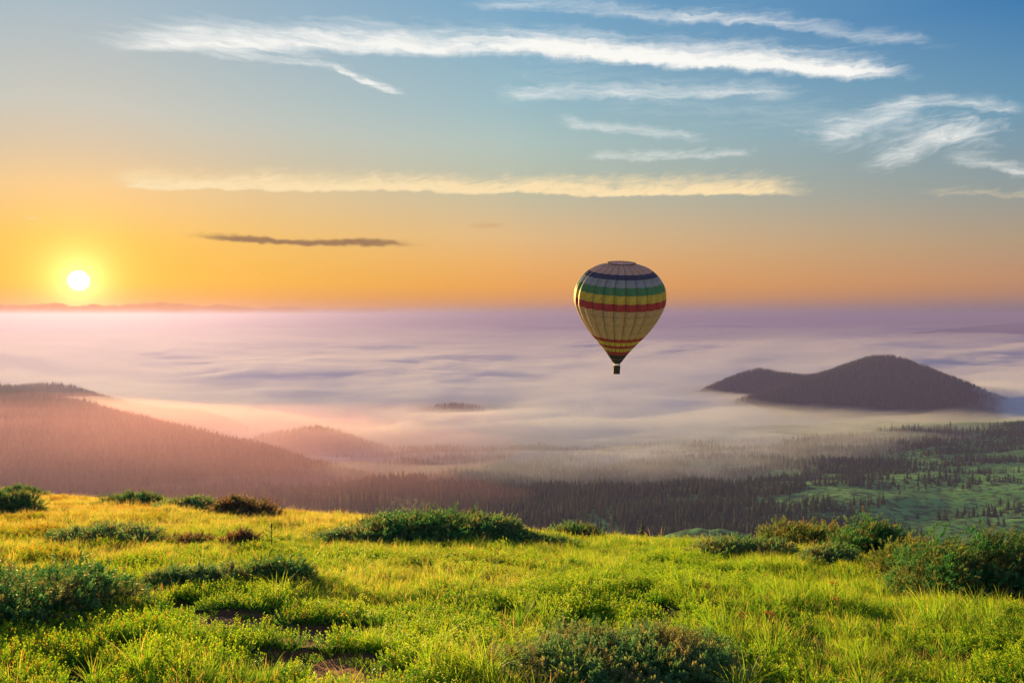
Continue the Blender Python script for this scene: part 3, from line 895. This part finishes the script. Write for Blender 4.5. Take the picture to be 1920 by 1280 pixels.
# label, x, y, width, depth, height, tone, shoots, shoot length, wind lean
JUNIPERS = [
    ('large dark green juniper in the middle of the meadow crest, tallest in its clump', -2.05, 18.9, 3.3, 2.4, 0.62, 'green', 5200, 0.155, (0.15, -0.1, 0)),
    ('pale blue green juniper lying low at the left foot of the middle clump', -3.6, 18.2, 2.3, 1.5, 0.34, 'blue', 2600, 0.14, (-0.2, -0.2, 0)),
    ('blue green juniper at the right end of the middle clump', -0.55, 18.9, 1.7, 1.5, 0.52, 'blue', 2400, 0.15, (0.25, -0.1, 0)),
    ('small dark juniper on the crest, right of the middle clump', 1.7, 22.0, 1.5, 1.2, 0.4, 'green', 1400, 0.15, (0.1, 0, 0)),
    ('flat dark green juniper patch in front of the small crest juniper', 0.7, 18.3, 1.9, 1.1, 0.24, 'green', 1500, 0.12, (0, 0, 0)),
    ('long low juniper on the left crest, left one of the pair', -15.4, 32.6, 2.9, 1.8, 0.4, 'green', 1800, 0.20, (0.1, 0, 0)),
    ('long low juniper on the left crest, right one of the pair', -11.8, 29.2, 2.3, 1.6, 0.4, 'blue', 1600, 0.19, (0.1, 0, 0)),
    ('brownish wind bent juniper on the left crest', -9.2, 27.6, 2.3, 1.6, 0.62, 'brown', 2000, 0.18, (0.4, 0, -0.05)),
    ('round flat grey green juniper alone in the golden grass', -8.5, 16.7, 1.95, 1.7, 0.36, 'blue', 2400, 0.13, (0.1, -0.1, 0)),
    ('small brown juniper tuft in the golden grass, the left of two', -6.75, 16.5, 0.95, 0.7, 0.25, 'brown', 600, 0.11, (0.3, 0, 0)),
    ('small brown juniper tuft in the golden grass, the right of two', -5.65, 16.3, 0.85, 0.7, 0.26, 'brown', 600, 0.11, (0.3, 0, 0)),
    ('big dark juniper at the left border of the picture, in the foreground', -5.05, 8.35, 2.0, 1.9, 0.58, 'green', 6000, 0.085, (0.25, -0.15, 0)),
    ('dark juniper on the left border just below the crest', -16.4, 26.2, 1.5, 1.3, 0.62, 'green', 1400, 0.16, (0.1, 0, 0)),
    ('dark juniper at the far left end of the crest line', -25.6, 41.5, 2.4, 1.6, 0.5, 'green', 1000, 0.22, (0, 0, 0)),
    ('juniper patch above the bare soil bank, its left part', -4.0, 10.25, 1.3, 0.8, 0.27, 'blue', 2200, 0.075, (0.2, 0, 0)),
    ('darker juniper patch above the bare soil bank, its right part', -3.1, 10.5, 1.15, 0.8, 0.32, 'green', 2200, 0.075, (0.2, 0, 0)),
    ('grey green juniper spreading in the foreground at the bottom border', 0.95, 6.55, 1.95, 1.5, 0.34, 'blue', 9000, 0.075, (0.15, -0.1, 0.15)),
    ('low dark juniper left of the right hand clump', 4.8, 16.5, 1.9, 1.3, 0.34, 'blue', 2000, 0.125, (0.2, 0, 0)),
    ('leaf green juniper crowning the right hand clump on the crest', 7.5, 20.0, 2.3, 1.8, 0.85, 'gold', 2800, 0.15, (0.25, 0, 0)),
    ('deep green rounded juniper in the middle of the right hand clump', 7.2, 15.9, 1.9, 1.5, 0.8, 'green', 3400, 0.12, (0.45, -0.05, 0)),
    ('largest wind swept dark green juniper at the right border', 6.4, 10.9, 2.5, 1.6, 0.95, 'green', 7000, 0.10, (0.6, -0.1, -0.12)),
    ('golden tipped juniper between the two dark ones on the right', 6.7, 13.2, 1.3, 1.1, 0.6, 'gold', 2400, 0.10, (0.4, 0, 0)),
    ('flat blue green juniper in front of the right hand clump', 6.0, 14.8, 1.0, 0.8, 0.27, 'blue', 1300, 0.10, (0.2, 0, 0)),
    ('yellowish juniper at the right border behind the dark ones', 10.6, 16.6, 0.95, 0.9, 0.50, 'gold', 1000, 0.12, (0.2, 0, 0)),
]
for k, j in enumerate(JUNIPERS):
    juniper(*j, seed=200 + k)
leafn = 0.08 + fbm(px_ * 0.42, py_ * 0.36, 4, 71) + 0.55 * sstep(-1.6, -3.2, px_) * sstep(8.0, 6.4, py_) + 0.25 * sstep(20, 8, py_) - 0.35 * sstep(16, 26, py_)
tall = fbm(px_ * 0.6, py_ * 0.5, 3, 81)
for qx, qy, qr in ((2.35, 7.9, 0.45), (-0.75, 6.15, 0.22), (-1.3, 7.0, 0.25), (3.4, 9.6, 0.6), (-3.7, 8.1, 0.3), (0.2, 8.6, 0.5)):
    g = np.exp(-(((px_ - qx) ** 2 + (py_ - qy) ** 2) / qr ** 2))
    tall = tall + 1.6 * g; leafn = leafn - 1.2 * g
soilm = soil_mask(px_, py_)
u1 = rng.uniform(0, 1, len(px_)); u2 = rng.uniform(0, 1, len(px_))
leafy_here = u1 < sstep(0.02, 0.42, leafn) * 0.92 + 0.10
pick = np.where(leafy_here, 5 + rng.integers(0, 3, len(px_)),
                np.where(u2 < 0.30 + 0.5 * tall, np.where(u2 < 0.10 + 0.25 * tall, 3, 2), rng.integers(0, 2, len(px_))))
pick = np.where(~leafy_here & (u2 > 0.95 - 0.06 * sstep(0, -10, px_)), 4, pick)
keep = rng.uniform(0, 1, len(px_)) > np.clip(soilm * 1.5, 0, 0.88)
# no grass grows through the middle of a juniper
for (_, jx, jy, jw, jd, *_r) in JUNIPERS:
    keep &= ((px_ - jx) / (jw * 0.46)) ** 2 + ((py_ - jy) / (jd * 0.46)) ** 2 > 1
hump = 1 + 0.22 * fbm(px_ * 0.8, py_ * 0.8, 2, 91)
sc = ps_ * hump * rng.uniform(0.75, 1.2, len(px_)) * np.where(soilm > 0.3, 0.55, 1.0)
sc = np.where(pick < 5, sc * rng.uniform(0.62, 1.0, len(px_)), sc)
sc = np.where((pick == 3) & (py_ > 14), sc * 0.75, sc)
P = np.stack([px_, py_, ground_z(px_, py_)], 1)
RT = np.stack([rng.normal(0, .10, len(px_)), rng.normal(0, .10, len(px_)), rng.uniform(0, 6.283, len(px_))], 1)
S3 = np.stack([sc, sc, sc * rng.uniform(0.85, 1.15, len(px_))], 1)
for name, sel, label in (("grass", pick < 5, 'sunlit yellow green meadow grass with straw coloured stalks'),
                         ("ground_cover", pick >= 5, 'low bright green bilberry leaves spread between the grass')):
    w = keep & sel
    srcs = clumps[:5] if name == "grass" else clumps[5:]
    o = instancer(name, P[w], RT[w], S3[w], pick[w] - (0 if name == "grass" else 5), srcs)
    tag(o, label, 'grass' if name == "grass" else 'shrub cover', kind='stuff')

# ------------------------------------------------------------------ hot air balloon
def cloth(name, col, tr=0.42):
    m, N = new_mat(name)
    pos = N.new('ShaderNodeTexCoord').outputs['Object']
    n = N.noise(pos, 1.3, 4.0, 0.6); n2 = N.noise(pos, 5.0, 3.0, 0.6)
    k = tuple(c * 0.78 for c in col)
    c = N.mix(N.step(n, 0.35, 0.65), k, col)
    b = bsdf(N, c, 0.55, 0.3, (n2, 0.35, 0.12))
    t = N.new('ShaderNodeBsdfTranslucent'); N.put(t.inputs[0], c)
    x = N.new('ShaderNodeMixShader'); x.inputs[0].default_value = tr
    N.t.links.new(b, x.inputs[1]); N.t.links.new(t.outputs[0], x.inputs[2])
    surface(N, x.outputs[0])
    return m
BC = {k: cloth("balloon_" + k, c) for k, c in dict(tan=(0.60, 0.41, 0.33), navy=(0.040, 0.050, 0.140), pale=(0.27, 0.34, 0.42), green=(0.06, 0.25, 0.11),
      yellow=(0.60, 0.49, 0.07), red=(0.42, 0.034, 0.052), black=(0.016, 0.018, 0.016), trim=(0.30, 0.32, 0.28)).items()}
tape_mat, N = new_mat("load_tape"); surface(N, bsdf(N, (0.05, 0.035, 0.022), 0.7, 0.2))
steel_mat, N = new_mat("burner_steel"); surface(N, bsdf(N, (0.10, 0.10, 0.10), 0.45, 0.5))
wicker_mat, N = new_mat("dark_wicker")
pos = N.new('ShaderNodeTexCoord').outputs['Object']
wv = N.new('ShaderNodeTexWave'); wv.inputs['Scale'].default_value = 5.0; wv.inputs['Distortion'].default_value = 2.0; N.put(wv.inputs[0], pos)
surface(N, bsdf(N, N.ramp(wv.outputs[1], [(0.2, (0.016, 0.012, 0.008)), (0.8, (0.050, 0.036, 0.022))]), 0.85, 0.2, (wv.outputs[1], 0.6, 0.03)))

BS = 175.0 / 1493.3 / 4.924                         # metres per unit of the profile below
prof = np.array([(150, 122), (162, 178), (180, 232), (212, 290), (240, 324), (270, 352), (300, 374), (350, 402), (400, 416), (455, 422), (520, 418), (577, 398), (640, 368), (700, 334), (760, 293), (803, 260), (840, 228), (880, 192), (912, 164), (947, 135), (988, 102), (1035, 68), (1085, 34)], float)
def rad(yv):
    # smooth (Catmull-Rom) reading of the profile
    k = np.clip(np.searchsorted(prof[:, 0], yv) - 1, 0, len(prof) - 2)
    p0, p1, p2, p3 = prof[np.maximum(k - 1, 0)], prof[k], prof[k + 1], prof[np.minimum(k + 2, len(prof) - 1)]
    h = p2[..., 0] - p1[..., 0]
    t = (yv - p1[..., 0]) / h
    m1 = (p2[..., 1] - p0[..., 1]) / np.maximum(p2[..., 0] - p0[..., 0], 1) * h
    m2 = (p3[..., 1] - p1[..., 1]) / np.maximum(p3[..., 0] - p1[..., 0], 1) * h
    return (2 * t**3 - 3 * t**2 + 1) * p1[..., 1] + (t**3 - 2 * t**2 + t) * m1 + (-2 * t**3 + 3 * t**2) * p2[..., 1] + (t**3 - t**2) * m2
GORES = 24
DA = 2 * math.pi / GORES
def gore_patch(y0, y1, g0=0, g1=1, nu=6, nv=5, inset=1.0):
    ys = np.linspace(y0, y1, nv + 1)
    us = np.linspace(g0, g1, (g1 - g0) * nu + 1)
    r = rad(ys) * inset
    s = np.abs(np.sin(np.pi * us)) ** 0.75
    amp = 0.075 * np.clip((1085 - ys) / 300, 0.15, 1)
    rr = r[:, None] * (1 - amp[:, None] + amp[:, None] * s[None])
    a = us * DA
    V = np.stack([rr * np.cos(a)[None] * BS, rr * np.sin(a)[None] * BS, np.repeat(((470 - ys) * BS)[:, None], len(us), 1)], -1).reshape(-1, 3)
    m = len(us)
    i = (np.arange(nv)[:, None] * m + np.arange(m - 1)[None]).ravel()
    return V, np.stack([i, i + m, i + m + 1, i + 1], 1)
def tube(path, r0, n=6, closed=False, squash=1.0):
    path = np.asarray(path, float); V, F = [], []
    K_ = len(path)
    for k in range(K_):
        a, b = path[(k - 1) % K_ if closed else max(k - 1, 0)], path[(k + 1) % K_ if closed else min(k + 1, K_ - 1)]
        t = (b - a) / np.linalg.norm(b - a)
        ref = np.array((0, 0, 1.0)) if abs(t[2]) < 0.9 else np.array((1.0, 0, 0))
        x = np.cross(ref, t); x /= np.linalg.norm(x); y = np.cross(t, x)
        for j in range(n):
            c = 2 * math.pi * j / n
            V.append(path[k] + r0 * (x * math.cos(c) + y * math.sin(c) * squash))
    for k in range(K_ if closed else K_ - 1):
        k2 = (k + 1) % K_
        F += [(k * n + j, k * n + (j + 1) % n, k2 * n + (j + 1) % n, k2 * n + j) for j in range(n)]
    return np.array(V), np.array(F)
balloon = bpy.data.objects.new("hot_air_balloon", None); C.objects.link(balloon)
balloon.location = (23.66, 175.0, 3.6)
balloon.rotation_euler = (R(11.5), R(0.8), 0)
tag(balloon, 'striped hot air balloon with dark basket floating over the fog', 'hot air balloon')
envelope = link("envelope", None, balloon)
for y0, y1, c in ((151, 212, 'tan'), (212, 252, 'navy'), (252, 313, 'pale'), (313, 379, 'green'), (379, 453, 'yellow'), (453, 520, 'red'), (520, 577, 'tan'), (577, 803, 'tan')):
    me = mesh_from("balloon_panel", *gore_patch(y0, y1, 0, 1, 6, 8 if y1 - y0 > 100 else 5), BC[c], True)
    for g in range(GORES):
        p = link("panel", me, envelope); p.rotation_euler = (0, 0, g * DA)
for y0, y1, c in ((803, 840, 'red'), (840, 880, 'yellow'), (880, 912, 'red'), (912, 947, 'yellow'), (947, 988, 'red')):
    link("stripe", mesh_from("balloon_stripe", *gore_patch(y0, y1, 0, GORES, 5, 4), BC[c], True), envelope)
link("scoop", mesh_from("balloon_scoop", *gore_patch(988, 1085, 0, GORES, 4, 6), BC['black'], True), envelope)
ring = [(rad(np.array([1037.0]))[0] * 1.0 * BS * math.cos(a), rad(np.array([1037.0]))[0] * BS * math.sin(a), (470 - 1037) * BS) for a in np.linspace(0, 2 * math.pi, 48, endpoint=False)]
link("scoop_trim", mesh_from("scoop_trim", *tube(ring, 0.035, 5, True), BC['trim'], True), envelope)
# a seam tape runs down every valley between two gores, and one hoop round the widest tan panels
ys = np.linspace(151, 1080, 46)
amp = 0.075 * np.clip((1085 - ys) / 300, 0.15, 1)
rr = rad(ys) * (1 - amp) * BS
tp = mesh_from("load_tape", *tube(np.stack([rr + 0.01, rr * 0, (470 - ys) * BS], 1), 0.055, 5), tape_mat, True)
for g in range(GORES):
    o = link("load_tape", tp, envelope); o.rotation_euler = (0, 0, g * DA)
def hoop(yv, thick, mat, name):
    us = np.linspace(0, GORES, GORES * 8, endpoint=False)
    s = np.abs(np.sin(np.pi * us)) ** 0.75
    r = rad(np.array([float(yv)]))[0] * BS * (1 - 0.075 + 0.075 * s)
    link(name, mesh_from(name, *tube(np.stack([r * np.cos(us * DA), r * np.sin(us * DA), r * 0 + (470 - yv) * BS], 1), thick, 5, True), mat, True), envelope)
hoop(577, 0.03, tape_mat, "hoop_tape")
# crown: a puckered vent with its ring
us = np.linspace(0, 2 * math.pi, 96, endpoint=False)
V, F = [], []
for k, (q, z) in enumerate(((1.04, 0.0), (0.97, 0.13), (0.80, 0.10), (0.5, 0.02), (0.15, -0.03))):
    pk = 1 + 0.05 * np.cos(us * GORES) * (1 if k in (0, 1) else 0.3)
    r = 122 * BS * q * pk
    V.append(np.stack([r * np.cos(us), r * np.sin(us), r * 0 + (470 - 150) * BS + z + 0.10 * np.cos(us * GORES) * (k == 1)], 1))
    if k:
        i = (k - 1) * 96 + np.arange(96); j = (k - 1) * 96 + (np.arange(96) + 1) % 96
        F.append(np.stack([i, j, j + 96, i + 96], 1))
vent = link("vent", mesh_from("crown_vent", np.concatenate(V), np.concatenate(F), BC['tan'], True), envelope)
r = 122 * BS
link("crown_ring", mesh_from("crown_ring", *tube(np.stack([r * 1.02 * (1 + .02 * np.cos(us * GORES)) * np.cos(us), r * 1.02 * (1 + .02 * np.cos(us * GORES)) * np.sin(us), us * 0 + 320 * BS + 0.12 + 0.07 * np.cos(us * GORES)], 1), 0.10, 6, True), tape_mat, True), envelope)
# burner frame: four leaning posts, a hoop and twin burner cans
zt, zb = (470 - 1083) * BS, (470 - 1120) * BS
bw = 31.5 * BS
for sx in (-1, 1):
    for sy in (-1, 1):
        link("post", mesh_from("burner_post", *tube([(sx * 0.50, sy * 0.50, zt), (sx * bw * .80, sy * bw * .80, zb)], 0.085, 8), steel_mat, True), balloon)
def lathe(rings, n=24):
    V, F = [], []
    for k, (r, z) in enumerate(rings):
        a = np.arange(n) * 2 * math.pi / n
        V.append(np.stack([r * np.cos(a), r * np.sin(a), np.full(n, z)], 1))
        if k:
            i = (k - 1) * n + np.arange(n); j = (k - 1) * n + (np.arange(n) + 1) % n
            F.append(np.stack([i, j, j + n, i + n], 1))
    return np.concatenate(V), np.concatenate(F)
for sx in (-1, 1):
    vv, ff = lathe([(0.02, zt - 0.42), (0.13, zt - 0.40), (0.15, zt - 0.1), (0.17, zt - 0.02), (0.05, zt)], 14)
    vv[:, 0] += sx * 0.2
    link("burner", mesh_from("burner_can", vv, ff, steel_mat, True), balloon)
def box_ring(hw, z0, z1, bulge, n=5, round_=0.22):
    """a wicker basket wall with rounded corners, a little wider at the rim."""
    c = []
    for sx, sy, a0 in ((1, 1, 0), (-1, 1, 90), (-1, -1, 180), (1, -1, 270)):
        for k in range(n + 1):
            a = R(a0 + 90 * k / n)
            c.append((sx * (hw - round_) + round_ * math.cos(a), sy * (hw - round_) + round_ * math.sin(a)))
    c = np.array(c)
    return c
c = box_ring(bw, 0, 0, 0)
V, F = [], []
zl = (470 - 1187) * BS
levels = [(0.0, zl + 0.02), (0.88, zl), (0.97, zl + 0.08), (0.94, zl + 0.5), (0.96, zb - 0.5), (1.0, zb - 0.05), (0.93, zb - 0.04), (0.90, zl + 0.1), (0.0, zl + 0.1)]
m = len(c)
for k, (s, z) in enumerate(levels):
    V.append(np.column_stack([c * s, np.full(m, z)]))
    if k:
        i = (k - 1) * m + np.arange(m); j = (k - 1) * m + (np.arange(m) + 1) % m
        F.append(np.stack([i, j, j + m, i + m], 1))
basket = link("basket", mesh_from("basket", np.concatenate(V), np.concatenate(F), wicker_mat, False), balloon)
link("rim", mesh_from("basket_rim", *tube(np.column_stack([c * 0.985, np.full(m, zb - 0.03)]), 0.075, 7, True), tape_mat, True), basket)
link("skid", mesh_from("basket_skid", *tube(np.column_stack([c * 0.95, np.full(m, zl + 0.05)]), 0.06, 6, True), tape_mat, True), basket)

# ------------------------------------------------------------------ the rising sun
sun_mat, N = new_mat("sun_glow")
em = N.new('ShaderNodeEmission'); em.inputs[0].default_value = (1.0, 0.96, 0.86, 1); em.inputs[1].default_value = 3.0
surface(N, em.outputs[0])
D = 420000.0
vv, ff = lathe([(math.sin(t), -math.cos(t)) for t in np.linspace(0.001, math.pi - 0.001, 33)], 64)
sun = link("sun", mesh_from("sun", vv * D * math.tan(R(0.60)), ff, sun_mat, True))
sun.location = Vector(sdir) * D
tag(sun, 'white glowing disc of the rising sun above the horizon', 'sun')

# ------------------------------------------------------------------ small single plants
dry_mat, N = new_mat("dried_flower_heads")
rv = N.new('ShaderNodeObjectInfo').outputs['Random']
surface(N, leafy(N, N.mix(rv, (0.42, 0.13, 0.05), (0.36, 0.17, 0.09)), (0.40, 0.14, 0.05), 0.4))
stem_mat, N = new_mat("dry_stem"); surface(N, bsdf(N, (0.22, 0.16, 0.06), 0.8, 0.1))
def dried_flower(x, y, h, seed, label):
    r = np.random.default_rng(seed)
    root = link("dried_flower", None); root.location = (x, y, float(ground_z(x, y)))
    tag(root, label, 'flower', 'dried flowers in the right half of the meadow')
    lean = r.uniform(-0.08, 0.08, 2)
    top = np.array([lean[0], lean[1], h])
    path = [(0, 0, -0.02), (lean[0] * .2, lean[1] * .2, h * .4), (lean[0] * .6, lean[1] * .6, h * .75), tuple(top)]
    link("stem", mesh_from("flower_stem", *tube(path, 0.0032, 5), stem_mat, True), root)
    for k in range(7):
        a = k * 0.9 + r.uniform(-.2, .2); q = 0.045 * (0.4 if k == 0 else 1) * r.uniform(.7, 1.2)
        c = top + np.array([math.cos(a) * q, math.sin(a) * q, r.uniform(0.0, 0.035)])
        link("stalk", mesh_from("flower_stalk", *tube([tuple(top - (0, 0, 0.05)), tuple(c)], 0.0016, 4), stem_mat, True), root)
        V, F = [], []
        for m in range(14):                      # a tuft of small dry bracts
            d_ = r.normal(size=3); d_[2] = abs(d_[2]) * 0.8; d_ /= np.linalg.norm(d_)
            sd = np.cross(d_, (0.3, 0.5, 0.8)); sd /= np.linalg.norm(sd)
            L = 0.018 * r.uniform(.7, 1.3); i = len(V)
            V += [c, c + d_ * L * .6 + sd * L * .28, c + d_ * L, c + d_ * L * .6 - sd * L * .28]; F.append((i, i + 1, i + 2, i + 3))
        link("flower_head", mesh_from("flower_head", np.array(V), np.array(F), dry_mat), root)
for k, (x, y, h, lb) in enumerate((
    (2.53, 7.55, 0.36, 'dried orange flower in the tall dark grass, the tallest of that group'),
    (2.22, 7.58, 0.29, 'dried orange flower just right of the foreground juniper'),
    (2.32, 9.1, 0.26, 'dried reddish flower in the open grass behind the tall tuft'),
    (3.62, 8.6, 0.28, 'dried reddish flower far right of the foreground juniper'),
    (4.1, 9.9, 0.27, 'dried reddish flower in front of the big right hand juniper'))):
    dried_flower(x, y, h, 900 + k, lb)
def sapling(x, y, h, k, label):
    t = link("spruce_sapling", None); t.location = (x, y, float(ground_z(x, y)) - 0.02); t.scale = (h * 1.5, h * 1.5, h)
    link("crown", crowns[k], t); link("trunk", trunks[k], t)
    tag(t, label, 'tree')
sapling(3.9, 23.6, 0.75, 1, 'tiny spruce sapling on the meadow crest below the balloon')
sapling(-3.9, 20.6, 0.55, 3, 'tiny spruce sapling on the crest left of the middle junipers')
# a bare little sapling with side twigs
root = link("bare_sapling", None); bx, by = -4.85, 15.9
root.location = (bx, by, float(ground_z(bx, by)))
tag(root, 'bare twiggy sapling standing alone in the golden grass', 'sapling')
link("stem", mesh_from("sapling_stem", *tube([(0, 0, -0.02), (0.01, 0, 0.2), (0.0, 0.01, 0.36), (0.02, 0, 0.52)], 0.008, 5), bark_mat, True), root)
for k in range(12):
    z = 0.12 + 0.032 * k; a = k * 2.3; L = 0.26 * (1 - k / 15)
    link("twig", mesh_from("sapling_twig", *tube([(0, 0, z), (math.cos(a) * L * .5, math.sin(a) * L * .5, z + 0.03), (math.cos(a) * L, math.sin(a) * L, z + 0.09)], 0.005, 4), bark_mat, True), root)
